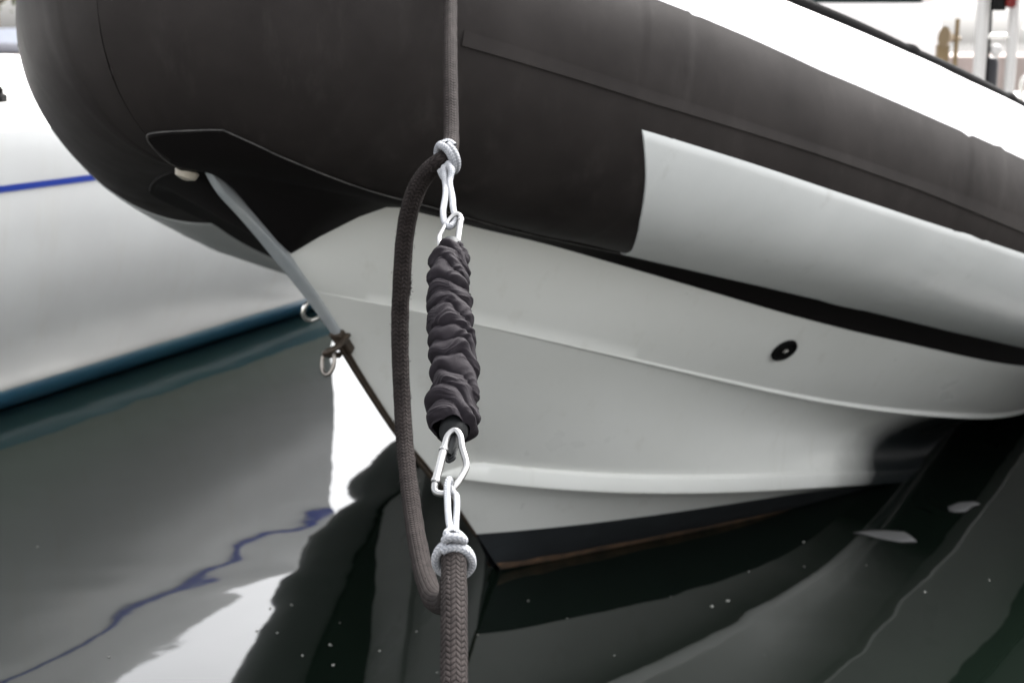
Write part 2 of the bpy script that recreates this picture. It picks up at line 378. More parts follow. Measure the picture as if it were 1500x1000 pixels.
# black rubber apron between hull and tube
AP = MB()
tB = [(.0, -50), (.04, -46), (.069, -44), (.083, -43), (.115, -49), (.14, -54), (.189, -63), (.226, -69), (.268, -73), (.344, -89), (.43, -97), (.6, -99), (.9, -100), (1.3, -100), (2.0, -100), (2.7, -100)]
for side in (1, -1):
    lst = tB if side == 1 else [(.0, -62), (.03, -66), (.06, -76)] + [(t, min(f_, -78)) for t, f_ in tB[3:]]
    N = 160; ku = np.linspace(0, 1, N) ** 1.2; tl = [a for a, b in lst]; fl = [b for a, b in lst]
    tt = tl[0] + (tl[-1] - tl[0]) * ku
    stem_a = np.array([(-.872, .004, .925), (-.80, .006, .855), (-.735, .010, .795), (-.705, .014, .772)])
    G = []
    topc = D['top']
    for i in range(N):
        t = tt[i]; fB = np.interp(t, tl, fl)
        s_here = cen(t, side)[0][0]
        if t < .20: kk = t / .20; A_ = np.array([np.interp(kk, [0, .45, .8, 1], stem_a[:, q]) for q in range(3)])
        else:
            s_t = np.interp(t, [.20, .30], [-.705, cen(.30, side)[0][0]]) if t < .30 else s_here
            A_ = np.array([s_t, np.interp(s_t, topc[:, 0], topc[:, 1]), np.interp(s_t, topc[:, 0], topc[:, 2])])
        kS = 1 if side == 1 else .33 + .67 * min(max((A_[0] + .705) / 1.7, 0), 1) ** .8
        A_ = np.array([A_[0], -A_[1] * side * kS, A_[2]])
        row = [tp(t, fB, side, -.001), tp(t, fB - .5, side, .004)]
        fT = min(fB - 2, -80) if t < .3 else fB - 2
        if t >= .0:
            for q in (.25, .5, .75, 1): row.append(tp(t, fB + (fT - fB) * q, side, .0045))
        last = np.array(row[-1])
        for q in (.25, .5, .75, 1.): row.append(tuple(last + (A_ - last) * q))
        G.append(row)
    AP.grid(np.array(G))
AP.build('rubber_apron', M['apron'], rib, sharp=50)
# welt along the apron edge
wt = MB()
for side in (1,):
    pts = [tp(t, f_ + .3, side, .0035) for t, f_ in tB[3:11]]
    wt.tube(spline(pts, 120), .0010, 8)
    pts = [tp(.083, -43, 1, .0035), tp(.069, -43.6, 1, .0035), tp(.03, -46, 1, .004), tp(.004, -50, 1, .004), tp(.02, -60, -1, .004), tp(.03, -68, -1, .004), tp(.015, -76, -1, .004)]
    wt.tube(spline(pts, 60), .0010, 8)
wt.build('apron_welt', mat('worn_welt', (.10, .095, .09), .7, rgb2=(.03, .03, .03), cscale=40), rib)

# stem strip: half-round bar running down the stem to the bow eye
stem = spline([(-.885, 0, .945), (-.845, 0, .872), (-.77, 0, .79), (-.705, 0, .752), (-.62, 0, .685), (-.55, 0, .600)], 60)
stem = spline([(-.90, 0, .935), (-.86, 0, .885), (-.80, 0, .838), (-.735, 0, .783), (-.66, 0, .715), (-.60, 0, .655), (-.55, 0, .600)], 60)
wd = np.interp(np.linspace(0, 1, 60), [0, .2, .5, .75, 1], [.006, .009, .015, .014, .008])
G = []
T = np.gradient(stem, axis=0); T /= np.linalg.norm(T, axis=1, keepdims=True)
for i in range(60):
    n_ = np.cross([0, 1, 0], T[i]); n_ = n_ if n_[0] < 0 else -n_
    G.append([stem[i] + np.array([0, math.sin(a) * wd[i], 0]) + n_ * (math.cos(a) * min(wd[i] * .55, .006) - .001) for a in np.linspace(-math.pi * .5, math.pi * .5, 15)] + [stem[i] - n_ * .03])
MB().grid(np.array(G), closev=True).build('stem_strip', M['strip'], rib, sharp=60)
# lower stem, thin keel band
low = spline([(-.55, 0, .600), (-.472, 0, .508), (-.359, 0, .386), (-.233, 0, .271), (-.064, 0, .095), (.046, 0, -.02), (.2, 0, -.12)], 60)
MB().tube(low[:40], .0040, 14).build('stem_edge', M['rust'], rib)
kb = spline([(-.565, 0, .606), (-.482, 0, .510), (-.369, 0, .388), (-.244, 0, .272)], 40)
MB().tube(kb + np.array([-.001, 0, -.001]), .0038, 10).build('keel_band', M['rust'], rib)
# pale moulded head where the strip meets the tube
MB().lathe([(.003, -.012), (.013, -.008), (.018, 0), (.015, .009), (.004, .013)], (-.895, .03, .915), (-.3, .2, -1), 28).build('stem_head', mat('cream_gelcoat', (.42, .38, .31), .35), rib)
# bow eye with its ring
be = MB()
be.box((-.549, 0, .602), (.018, .024, .055), Matrix.Rotation(R(-42), 3, 'Y'), .006)
U = spline([(-.548, -.012, .615), (-.580, -.012, .600), (-.596, 0, .592), (-.580, .012, .584), (-.540, .012, .575)], 30)
be.tube(U, .0055, 12)
beo = be.build('bow_eye', M['rust'], rib)
rg = MB(); a = np.linspace(0, 2 * np.pi, 48, endpoint=False)
rg.tube(np.stack([-.592 + .006 * np.sin(a), .012 * np.cos(a), .574 + .020 * np.sin(a)], 1), .0036, 12, closed=True)
rg.build('ring', mat('dull_steel', (.22, .2, .18), .3, metal=1), beo)
sh = MB()
sh.tube(spline([(-.606, .014, .684), (-.620, .024, .672), (-.621, .027, .656), (-.607, .024, .646), (-.592, .014, .650)], 50), .0038, 14)
sh.tube(spline([(-.618, .012, .690), (-.60, .014, .67), (-.585, .012, .645)], 12), .0042, 12)
sh.build('shackle', M['steel'], rib)
# through-hull drain
bpy.context.view_layer.update()
from mathutils.bvhtree import BVHTree
bv = BVHTree.FromPolygons([v.co for v in hull.data.vertices], [p.vertices[:] for p in hull.data.polygons])
hit = bv.ray_cast(Vector((.157, -2., .505)), Vector((0, 1, 0)))
dl, dn = hit[0], hit[1]
if dn.y > 0: dn = -dn
dr = MB().lathe([(.0285, -.01), (.0285, .003), (.027, .006), (.0235, .0062), (.020, .003), (.001, .003)], dl, dn, 40)
dro = dr.build('drain_fitting', M['blackp'], rib)
MB().lathe([(.0005, .003), (.007, .003), (.0065, .006), (.0005, .0075)], dl + dn * 0, dn, 24).build('plug', M['steel'], dro)
# inside deck and transom
G = []
for i in range(60):
    t = .12 + (TMAX - .12) * i / 59; c, r = cen(t, 1); G.append([(c[0] + .06, -c[1] * q, c[2] - .06) for q in np.linspace(-1, 1, 9)])
MB().grid(np.array(G)).build('deck', M['panel'], rib)
c, r = cen(TMAX, 1)
MB().box((c[0] - .03, 0, .12), (.05, 1.9, .75), bevel=.01).build('transom', M['gel'], rib)
# bow bollard the line is made fast to
bl = MB(); bl.lathe([(.05, 0), (.05, .008), (.02, .012), (.018, .16), (.026, .165), (.026, .18), (.004, .184)], (-.25, 0, .95), (0, 0, 1), 28)
bl.tube([(-.25, -.07, 1.09), (-.25, .07, 1.09)], .009, 12); bl.build('bollard', M['steel'], rib)

# ------------------------------------------------------------------ sailing yacht at left
YA = math.atan2(.91, .414)
yd = np.array([.414, .910, 0]); yn = np.array([.910, -.414, 0])
yacht = empty('sailing_yacht', (-2.5, 1.2, 0))
tag(yacht, 'white yacht hull with a thin navy stripe lying beyond the inflatable bow', 'yacht')
YO = Vector((-2.5, 1.2, 0))
def Y(a, n, z):
    P = yd * a + yn * n; return (P[0] - YO.x, P[1] - YO.y, z)
SEC = [(-1.4, -.42), (-.9, -.36), (-.45, -.25), (-.18, -.12), (0, 0), (.045, .03), (.085, .065), (.125, .13), (.175, .25), (.225, .42), (.255, .58), (.268, .69), (.272, .713), (.283, .80), (.288, .857)]
_q = spline([(o, 0, z) for o, z in SEC], 400); SECZ, SECO = _q[:, 2], _q[:, 0]
RAKE = lambda a, z: a - max(0, (a - 3.9)) / 1.2 * float(np.interp(z, [0, .15, .6, .86], [0, .20, .42, .50]))
def ysec(a, lo, hi, n=24, eps=0., side=1):
    z_, o_ = SECZ, SECO; zz = np.linspace(lo, hi, n)
    bow = .02 * math.sin(max(a, 0) * .7)
    end = 1 - .25 * max(0, -a / 6.) ** 2
    row = []
    for z in zz:
        off = np.interp(z, z_, o_) + eps
        n_ = -3.178 + off + bow
        if side == -1: n_ = -5.6 - off
        row.append(Y(RAKE(a, z), n_, z))
    return row
aa = np.linspace(-4, 5.10, 60)
def ystrip(name, lo, hi, m, eps=0., n=20):
    b = MB()
    for side in (1, -1): b.grid(np.array([ysec(a, lo, hi, n, eps, side) for a in aa]))
    o = b.build(name, m, yacht); return o
ystrip('hull', .088, .860, M['ygel'], n=40)
ystrip('boot_stripe', .004, .088, M['boot'], .0015, 8)
ystrip('bottom_paint', -.42, .004, M['ybottom'], 0, 16)
ystrip('cove_stripe', .693, .712, M['navy'], .0025, 4)
tr = MB(); row = ysec(5.10, -.42, .857, 40); rw2 = ysec(5.10, -.42, .857, 40, side=-1); tr.grid(np.array([row, rw2])); tr.build('transom', M['ygel'], yacht, smooth=False)
dk = MB(); G = []
for a in aa:
    l, r_ = np.array(Y(RAKE(a, .857), -3.178 + .288 + .02 * math.sin(max(a, 0) * .7), .857)), np.array(Y(RAKE(a, .857), -5.888, .857))
    G.append([l + (r_ - l) * q + np.array([0, 0, .05 * 4 * q * (1 - q) + .002]) for q in np.linspace(0, 1, 13)])
dk.grid(np.array(G)).build('deck', M['ydeck'], yacht, sharp=None)
ct = MB()
G = []
for a, hh in ((1.2, .0), (1.25, .10), (1.6, .18), (3.6, .20), (4.25, .17), (4.5, .02)):
    l, r_ = np.array(Y(a, -3.65, .87)), np.array(Y(a, -5.5, .87)); row = []
    for q, z in ((0, -.03), (.01, .5), (.04, .9), (.1, 1), (.5, 1.15), (.9, 1), (.96, .9), (.99, .5), (1, -.03)):
        row.append(l + (r_ - l) * q + np.array([0, 0, hh * z]))
    G.append(row)
ct.grid(np.array(G)).build('coachroof', M['ydeck'], yacht, sharp=40)
cl = MB(); cc = Vector(Y(3.52, -3.40, .905))
cl.box(cc + Vector((0, 0, .015)), (.03, .06, .03), bevel=.006); cl.tube(spline([cc + Vector((.03, -.09, .04)), cc + Vector((0, 0, .032)), cc + Vector((-.03, .09, .04))], 20), .012, 10)
cl.build('cleat', M['blackp'], yacht)

# ------------------------------------------------------------------ mooring gear
def weave(m):
    n = m.node_tree; b = n.nodes['Principled BSDF']; uv = n.nodes.new('ShaderNodeUVMap')
    return n, b, uv
def rope_mat(name, c1, c2, su, sv, dist):
    """braided cover: diagonal over-and-under strands in the rope's own u (round) v (along) coordinates"""
    m = bpy.data.materials.new(name); m.use_nodes = True; n = m.node_tree; b = n.nodes['Principled BSDF']
    b.inputs['Roughness'].default_value = .85; b.inputs['Specular IOR Level'].default_value = .08
    uv = n.nodes.new('ShaderNodeUVMap'); sp = n.nodes.new('ShaderNodeSeparateXYZ'); n.links.new(uv.outputs[0], sp.inputs[0])
    def op(t, a, b_=None, c=None):
        q = n.nodes.new('ShaderNodeMath'); q.operation = t
        for i, x in enumerate((a, b_, c)):
            if x is None: continue
            if isinstance(x, (int, float)): q.inputs[i].default_value = x
            else: n.links.new(x, q.inputs[i])
        return q.outputs[0]
    U = op('MULTIPLY', sp.outputs[0], su); V_ = op('MULTIPLY', sp.outputs[1], sv)
    # columns of chevrons
    tri = op('ABSOLUTE', op('SUBTRACT', op('FRACT', U), .5))
    ph = op('ADD', V_, op('MULTIPLY', tri, 1.3))
    s1 = op('ABSOLUTE', op('SINE', op('MULTIPLY', ph, math.pi)))
    colm = op('ABSOLUTE', op('SINE', op('MULTIPLY', U, 2 * math.pi)))
    h = op('MULTIPLY', op('POWER', s1, .6), op('ADD', op('MULTIPLY', op('POWER', colm, .5), .6), .4))
    tc = n.nodes.new('ShaderNodeTexCoord'); nz = n.nodes.new('ShaderNodeTexNoise'); nz.inputs['Scale'].default_value = 90; nz.inputs['Detail'].default_value = 6
    n.links.new(tc.outputs['Object'], nz.inputs['Vector'])
    fz = n.nodes.new('ShaderNodeTexNoise'); fz.inputs['Scale'].default_value = 1500; n.links.new(tc.outputs['Object'], fz.inputs['Vector'])
    hh = op('ADD', h, op('MULTIPLY', fz.outputs['Fac'], .35))
    bp_ = n.nodes.new('ShaderNodeBump'); bp_.inputs['Strength'].default_value = 1; bp_.inputs['Distance'].default_value = dist
    n.links.new(hh, bp_.inputs['Height']); n.links.new(bp_.outputs[0], b.inputs['Normal'])
    mx = n.nodes.new('ShaderNodeMix'); mx.data_type = 'RGBA'; mx.inputs[6].default_value = (*c2, 1); mx.inputs[7].default_value = (*c1, 1)
    mr = n.nodes.new('ShaderNodeMapRange'); mr.inputs[1].default_value = .1; mr.inputs[2].default_value = 1.3
    n.links.new(op('ADD', h, op('MULTIPLY', op('SUBTRACT', nz.outputs['Fac'], .5), 1.6)), mr.inputs[0])
    n.links.new(mr.outputs[0], mx.inputs[0]); n.links.new(mx.outputs[2], b.inputs['Base Color'])
    return m
M['rope'] = rope_mat('dark_braided_rope', (.027, .0222, .0212), (.008, .0064, .0062), 8, 1, .0011)
M['cord'] = rope_mat('white_braided_cord', (.34, .34, .35), (.17, .18, .20), 4, 1, .0006)

def rope_mesh(pts, rad, n, pitch, jig=0., seed=0, closed=False):
    """mesh data with a UV map whose v counts strands along the rope"""
    P = np.asarray(pts); N = len(P)
    if closed: P = np.vstack([P, P[:1]]); N += 1
    T = np.gradient(P, axis=0); T /= np.linalg.norm(T, axis=1, keepdims=True)
    nrm = np.cross(T[0], [1, .1, .3]); nrm /= np.linalg.norm(nrm)
    L = np.r_[0, np.cumsum(np.linalg.norm(np.diff(P, axis=0), axis=1))]
    V = []; F = []; UV = []
    for i in range(N):
        nrm = nrm - T[i] * nrm.dot(T[i]); nrm /= np.linalg.norm(nrm); bn = np.cross(T[i], nrm)
        for k in range(n + 1):
            a = 2 * math.pi * k / n; r = (rad[i] if hasattr(rad, '__len__') else rad)
            ak = a % (2 * math.pi)
            r = r * (1 + jig * noise.noise(Vector((math.cos(ak) * 1.5 + seed, math.sin(ak) * 1.5, L[i] * 60))))
            V.append(P[i] + nrm * math.cos(a) * r + bn * math.sin(a) * r); UV.append((k / n, L[i] / pitch))
    F = [(i * (n + 1) + k, i * (n + 1) + k + 1, (i + 1) * (n + 1) + k + 1, (i + 1) * (n + 1) + k) for i in range(N - 1) for k in range(n)]
    return V, F, UV
def rope_obj(name, strands, m, parent=None, fuzz=None):
    V = []; F = []; UV = []
    for (v, f, uv) in strands:
        k = len(V); V += v; UV += uv; F += [tuple(i + k for i in q) for q in f]
    me = bpy.data.meshes.new(name); me.from_pydata([tuple(map(float, v)) for v in V], [], F)
    ul = me.uv_layers.new(name='UVMap')
    idx = np.zeros(len(me.loops), int); me.loops.foreach_get('vertex_index', idx)
    ul.data.foreach_set('uv', np.array(UV, float)[idx].ravel())
    me.polygons.foreach_set('use_smooth', [True] * len(me.polygons)); me.materials.append(m); me.update()
    o = bpy.data.objects.new(name, me); col.objects.link(o)
    if parent: o.parent = parent
    return o

line = [(-.030, .50, .487), (-.033, .60, .520), (-.0355, .74, .578), (-.0384, .8518, .6226), (-.0408, .9288, .6585), (-.0426, .981, .6877), (-.0439, 1.0145, .7011), (-.0446, 1.0335, .7085),
        (-.0452, 1.0454, .7054), (-.0470, 1.0616, .6865), (-.0500, 1.0818, .6601), (-.0575, 1.1279, .6363), (-.0702, 1.1858, .6191), (-.088, 1.3239, .5937), (-.1051, 1.448, .6002), (-.1183, 1.5369, .634),
        (-.126, 1.5883, .684), (-.1299, 1.6144, .759), (-.1275, 1.6176, .8227), (-.1213, 1.6107, .8869), (-.1106, 1.5991, .9286), (-.0974, 1.5888, .9526), (-.0826, 1.5716, .9677), (-.0720, 1.5705, .9745), (-.0688, 1.5841, .9807), (-.0684, 1.6123, .9930), (-.0694, 1.6415, 1.0094), (-.0735, 1.7251, 1.0677), (-.0785, 1.86, 1.1475), (-.079, 1.925, 1.205),
        (-.082, 2.0, 1.30), (-.09, 2.15, 1.345), (-.11, 2.35, 1.32), (-.15, 2.6, 1.12)]
Lp = spline(line, 1500)
arc = np.linspace(0, 1, 1500)
kl = [0]; 
def near_i(p): return int(np.argmin(((Lp - np.array(p)) ** 2).sum(1)))
i1, i2, i3 = near_i(line[7]), near_i(line[16]), near_i(line[24])
rad = np.interp(np.arange(1500), [0, i1, i1 + 60, i2, i3 - 40, i3 + 30, 1499], [.0102, .0100, .0102, .0100, .0108, .0086, .0086])
rad = np.array([r * (1 + .03 * noise.noise(Vector((i * .05, 3, 1)))) for i, r in enumerate(rad)])
rope_root = rope_obj('mooring_rope', [rope_mesh(Lp, rad, 36, .0052, .05)], M['rope'])
tag(rope_root, 'thick dark brown braided mooring line with a slack loop hanging past the snubber', 'rope')
# frayed whiskers on the slack part
fz = MB(); rnd = random.Random(3)
for k in range(260):
    i = rnd.randint(60, 1350) if k > 120 else rnd.randint(near_i(line[14]), near_i(line[19]))
    a = rnd.random() * 6.28; t = Vector(Lp[min(i + 1, 1499)] - Lp[i]).normalized(); u = t.orthogonal().normalized(); b_ = t.cross(u)
    d = u * math.cos(a) + b_ * math.sin(a); p0 = Vector(Lp[i]) + d * rad[i] * .96; ln = rnd.uniform(.0012, .0035)
    p1 = p0 + d * ln * .7 + t * rnd.uniform(-1, 1) * ln; p2 = p1 + d * ln * .2 + t * rnd.uniform(-1, 1) * ln + Vector((0, 0, -ln * .4))
    fz.tube([p0, p1, p2], .00022, 4, cap=False)
# a torn tuft at the upper left bend
for k in range(60):
    i = near_i(line[18]) + rnd.randint(-5, 5); p0 = Vector(Lp[i]) + Vector((.0095, -.003, rnd.uniform(-.003, .003))); d = Vector((rnd.uniform(.3, 1), rnd.uniform(-.5, .3), rnd.uniform(-.6, .8))) * rnd.uniform(.001, .005)
    fz.tube([p0, p0 + d * .6, p0 + d + Vector((0, 0, rnd.uniform(-.001, .001)))], .0004, 4, cap=False)
tag(fz.build('frayed_fibres', mat('dark_fibre', (.02, .016, .016), .9), rope_root), kind='stuff')

def cord(pts, r=.0033, n=500, closed=False, seed=0): return rope_mesh(spline(pts, n, closed), r, 16, .0030, .10, seed, closed)
def ring_around(c, axis, rx, turns, lift, r, seed=0, squash=1., ph0=0.):
    """cord wound round the rope at c"""
    ax = Vector(axis).normalized(); up_ = Vector((0, 0, 1)); u = (up_ - ax * up_.dot(ax)).normalized(); v = ax.cross(u); out = []
    for k in range(int(40 * turns) + 1):
        a = ph0 + 2 * math.pi * k / 40; out.append(Vector(c) + (u * math.cos(a) * squash + v * math.sin(a)) * rx + ax * (lift * (k / 40 / turns - .5)))
    return cord(out, r, 160 * int(turns + 1), False, seed)
# lower lashing: the loop through the carabiner, a small knot and two turns round the rope
lo = []
lo.append(cord([(-.0460, 1.0400, .7300), (-.0492, 1.0568, .7330), (-.0515, 1.084, .7401), (-.0525, 1.1012, .7475), (-.0510, 1.110, .7510), (-.0500, 1.1120, .7450), (-.0470, 1.1030, .7410), (-.0450, 1.0998, .7400), (-.0440, 1.0781, .7350), (-.0440, 1.0563, .7298), (-.0425, 1.0401, .7256)], .0027, 500, seed=1))
axd = (.001, -.8, -.30)
lo.append(ring_around((-.0450, 1.046, .7065), axd, .0135, 1.0, .004, .0036, 2, 1.12))
lo.append(ring_around((-.0450, 1.041, .7060), axd, .0140, 1.05, .004, .0036, 3, 1.10, .3))
lo.append(cord([(-.052, 1.040, .7235), (-.047, 1.034, .7285), (-.040, 1.035, .7275), (-.037, 1.040, .7240), (-.041, 1.045, .7265), (-.047, 1.045, .7300), (-.050, 1.040, .7285), (-.045, 1.036, .7250)], .0034, 300, seed=5))
lc = rope_obj('lashing_cord', lo, M['cord'])
tag(lc, 'white braided cord knotted round the dark rope at the lower carabiner', 'cord', 'white cord lashings')
up_l = []
up_l.append(cord([(-.0740, 1.5561, .9660), (-.0735, 1.5437, .9568), (-.0712, 1.5316, .9476), (-.0705, 1.4989, .9379), (-.0712, 1.466, .9274), (-.0690, 1.4420, .9200), (-.0640, 1.4330, .9158), (-.0585, 1.4400, .9188), (-.0580, 1.4480, .9240), (-.0607, 1.4663, .9300), (-.0640, 1.5096, .9410), (-.0672, 1.5322, .9505), (-.0658, 1.5446, .9611), (-.0699, 1.5561, .9700)], .0034, 600, seed=8))
axu = (.75, .65, .28)
up_l.append(ring_around((-.0735, 1.5700, .9735), axu, .0145, 1.05, .005, .0042, 9, 1.1))
up_l.append(ring_around((-.0690, 1.5730, .9750), axu, .0145, 1.05, .005, .0042, 10, 1.1, .4))
up_l.append(cord([(-.078, 1.556, .962), (-.074, 1.550, .955), (-.068, 1.549, .957), (-.066, 1.553, .963), (-.071, 1.555, .966), (-.0765, 1.552, .960)], .0040, 260, seed=12))
uc = rope_obj('lashing_cord', up_l, M['cord'])
tag(uc, 'white braided cord round the dark rope above the snubber, tied to the upper carabiner', 'cord', 'white cord lashings')

def wire_link(name, pts, r, label, gate):
    t = empty(name, pts[0]); o0 = Vector(pts[0]); P = spline([Vector(p) - o0 for p in pts], 220, True)
    tag(t, label, 'carabiner', 'stainless steel carabiners')
    MB().tube(P, r, 16, closed=True).build('body', M['steelb'], t)
    a, b_ = [Vector(pts[i]) - o0 for i in gate]
    off = Vector((.0, -.0004, 0)); g = MB().tube([a + off, a.lerp(b_, .5) + off, b_ + off], r * 1.22, 16); g.tube([a.lerp(b_, .04) + off, a.lerp(b_, .10) + off], r * 1.45, 16); g.tube([a.lerp(b_, .9) + off, a.lerp(b_, .98) + off], r * 1.4, 16)
    g.build('gate', M['steelb'], t); return t
M['steelb'] = mat('polished_steel', (.30, .30, .30), .3, metal=1, rgb2=(.22, .22, .22), cscale=90)
wire_link('carabiner', [(-.0566, 1.146, .7674), (-.0592, 1.1282, .7556), (-.0628, 1.1138, .7465), (-.0622, 1.1077, .741), (-.0544, 1.1067, .7400), (-.0473, 1.1103, .7437), (-.0394, 1.1245, .7526), (-.0379, 1.1318, .758), (-.0416, 1.143, .7677), (-.0436, 1.1528, .7756), (-.0484, 1.1586, .7787), (-.054, 1.1548, .775)], .0028,
          'pear-shaped steel carabiner hanging from the bottom of the snubber', (0, 2))
wire_link('carabiner', [(-.055, 1.4038, .8993), (-.0535, 1.4218, .9119), (-.052, 1.4396, .9235), (-.0564, 1.4455, .927), (-.0639, 1.4403, .922), (-.0703, 1.4281, .9125), (-.0734, 1.4184, .9055), (-.07, 1.4033, .8966), (-.0636, 1.3975, .8934)], .0026,
          'steel carabiner at the top of the snubber, half hidden under white cord', (0, 2))

# snubber
snub = empty('mooring_snubber', (-.0541, 1.29, .832)); SO = Vector((-.0541, 1.29, .832))
tag(snub, 'rubber mooring snubber in a crumpled dark grey fabric sleeve', 'mooring snubber')
SL = [(-.0606, 1.4045, .8982), (-.0611, 1.390, .8900), (-.0615, 1.3688, .8788), (-.0605, 1.3338, .8581), (-.0572, 1.299, .8386), (-.0542, 1.2664, .8198), (-.0511, 1.2331, .8022), (-.0508, 1.199, .786), (-.0520, 1.1740, .7735)]
NU, NA = 900, 200
ax_ = spline([Vector(p) - SO for p in SL], NU)
Tn = np.gradient(ax_, axis=0); Tn /= np.linalg.norm(Tn, axis=1, keepdims=True)
# camera-facing side frame: e1 = +x, e2 = towards the viewer and up
env = lambda u: float(np.interp(u, [0, .03, .08, .3, .5, .8, .93, .975, 1], [.0100, .0135, .0165, .0178, .0185, .0190, .0200, .0190, .0150]))
G = []
for i in range(NU):
    u = i / (NU - 1); t = Tn[i]; e1 = np.array([1, 0, 0]) - t * t[0]; e1 /= np.linalg.norm(e1); e2 = np.cross(t, e1)
    row = []
    uw = u + .030 * noise.noise(Vector((0, 3.3, u * 6.5)))
    for k in range(NA):
        a = 2 * math.pi * k / NA; ca, sa = math.cos(a), math.sin(a)
        n1 = noise.noise(Vector((ca * 1.0, sa * 1.0, u * 6))); n2 = noise.noise(Vector((ca * 1.1 + 9, sa * 1.1, u * 11))); n3 = noise.noise(Vector((ca * 1.6 + 4, sa * 1.6 + 7, u * 24)))
        p1 = uw * 11.5 - .60 * ca + .20 * sa + .50 * n1
        x1 = p1 % 1.; f1 = math.sin(math.pi * x1 ** 1.5) ** .55
        amp = .62 + .55 * n2
        p2 = u * 27 + .75 * ca + 1.1 * n2; m2 = max(0, min(1, .35 + 2.2 * noise.noise(Vector((ca * .9 + 2, sa * .9 + 5, u * 8))))); f2 = 1 - abs(math.cos(math.pi * p2)) ** 1.6
        p3 = u * 58 - 1.9 * ca + 2.6 * n1 + .8 * n3; m3 = max(0, min(1, .25 + 2.4 * noise.noise(Vector((ca * .8 + 12, sa * .8, u * 10))))) * (1.1 - .75 * f1); f3 = 1 - abs(math.cos(math.pi * p3)) ** 1.2
        p4 = u * 118 - 2.4 * ca + 4.0 * n1 + 1.2 * n3; f4 = abs(math.sin(math.pi * p4))
        r = env(u) * .95 - .0012 + .0078 * f1 * amp + .0015 * f2 * m2 + .0011 * f3 * m3 + .0005 * f4 * m3 + .0009 * n2 + .0005 * n3
        al = -.0022 * f1 * amp * (x1 - .2)
        row.append(ax_[i] + e1 * ca * r + e2 * sa * r + t * al)
    G.append(row)
def sleeve_mat():
    m = bpy.data.materials.new('crumpled_grey_fabric'); m.use_nodes = True; n = m.node_tree; b = n.nodes['Principled BSDF']
    b.inputs['Base Color'].default_value = (.0115, .0094, .0118, 1); b.inputs['Roughness'].default_value = .8
    b.inputs['Specular IOR Level'].default_value = .10
    tc = n.nodes.new('ShaderNodeTexCoord'); wv = n.nodes.new('ShaderNodeTexWave'); wv.wave_type = 'BANDS'; wv.bands_direction = 'Z'
    wv.inputs['Scale'].default_value = 330; wv.inputs['Distortion'].default_value = 4; wv.inputs['Detail'].default_value = 2; wv.inputs['Detail Scale'].default_value = 60
    n.links.new(tc.outputs['Object'], wv.inputs['Vector'])
    bp_ = n.nodes.new('ShaderNodeBump'); bp_.inputs['Strength'].default_value = .35; bp_.inputs['Distance'].default_value = .0004
    n.links.new(wv.outputs['Fac'], bp_.inputs['Height']); n.links.new(bp_.outputs[0], b.inputs['Normal']); return m
slv = MB().grid(np.array(G), closev=True); slv.build('fabric_sleeve', sleeve_mat(), snub, sharp=None)
# gathered frill at the top
fr = MB(); tt_ = Vector(Tn[0]); G = []
for i in range(30):
    q = i / 29; row = []
    for k in range(160):
        a = 2 * math.pi * k / 160; r = .0085 + .006 * math.sin(q * 2.6) + .0016 * math.sin(9 * a + q) * q + .001 * math.sin(23 * a)
        e1 = np.array([1, 0, 0]); e2 = np.cross(Tn[0], e1); row.append(ax_[0] - Tn[0] * (q * .008 - .004) + np.array([.0035, 0, 0]) * q + e1 * math.cos(a) * r + e2 * math.sin(a) * r)
    G.append(row)
# rubber body showing at both ends
MB().tube(spline([Vector(p) - SO for p in [(-.0440, 1.2150, .7950), (-.0470, 1.1950, .7850), (-.0490, 1.1800, .7778), (-.0505, 1.1680, .7718), (-.0520, 1.1600, .7680)]], 40), [.0125, .0125, .0125, .0125, .0125, .0125, .0125, .0125, .0125, .0125] + [.0125] * 22 + [.0122, .0118, .0112, .0105, .0098, .009, .008, .007], 40).build('rubber_core', mat('dark_rubber', (.006, .0065, .007), .7, spec=.12), snub)
MB().tube(spline([Vector(p) - SO for p in [(-.0600, 1.4100, .9010), (-.0610, 1.4000, .8955), (-.0612, 1.3850, .8880)]], 20), [.0105] * 20, 32).build('rubber_core', mat('dark_rubber_end', (.018, .02, .022), .6, spec=.3), snub)
# zigzag seizing cord on the lower end
zz = MB()
base = Vector((-.0535, 1.1520, .7635)) - SO
for j in range(6):
    c0 = Vector((-.0515, 1.1650 - j * .0028, .7672 - j * .0019)) - SO
    zz.tube(spline([c0 + Vector((-.0075 + j * .0006, -.0045, .0035)), c0 + Vector((-.002, -.0085, -.0015)), c0 + Vector((.003, -.0085, .001)), c0 + Vector((.0072 - j * .0007, -.0045, .0035))], 30), .0014, 8)
zz.tube(spline([Vector(p) - SO for p in [(-.0500, 1.1640, .7700), (-.0520, 1.1540, .7645), (-.0540, 1.1470, .7600)]], 20), np.linspace(.0085, .0040, 20), 20)
zz.build('seizing_cord', mat('black_cord', (.009, .010, .011), .6, spec=.3), snub)

# ------------------------------------------------------------------ jetty edge below the camera with the cleat the line comes from
jt = empty('jetty', (0, -.6, 0)); tag(jt, 'grey concrete jetty the line is made fast to, below the view', 'jetty')
MB().box((0, -.45, .3), (9, 2.2, .3), bevel=.02).build('deck_slab', mat('concrete', (.3, .29, .27), .8, rgb2=(.22, .21, .2), cscale=6), jt)
k = MB(); k.box((-.03, 1.05, .465), (.06, .10, .03), bevel=.008); k.tube([(-.03, .93, .485), (-.03, 1.0, .495), (-.03, 1.10, .495), (-.03, 1.17, .485)], .012, 14); k.build('cleat', M['steel'], jt)

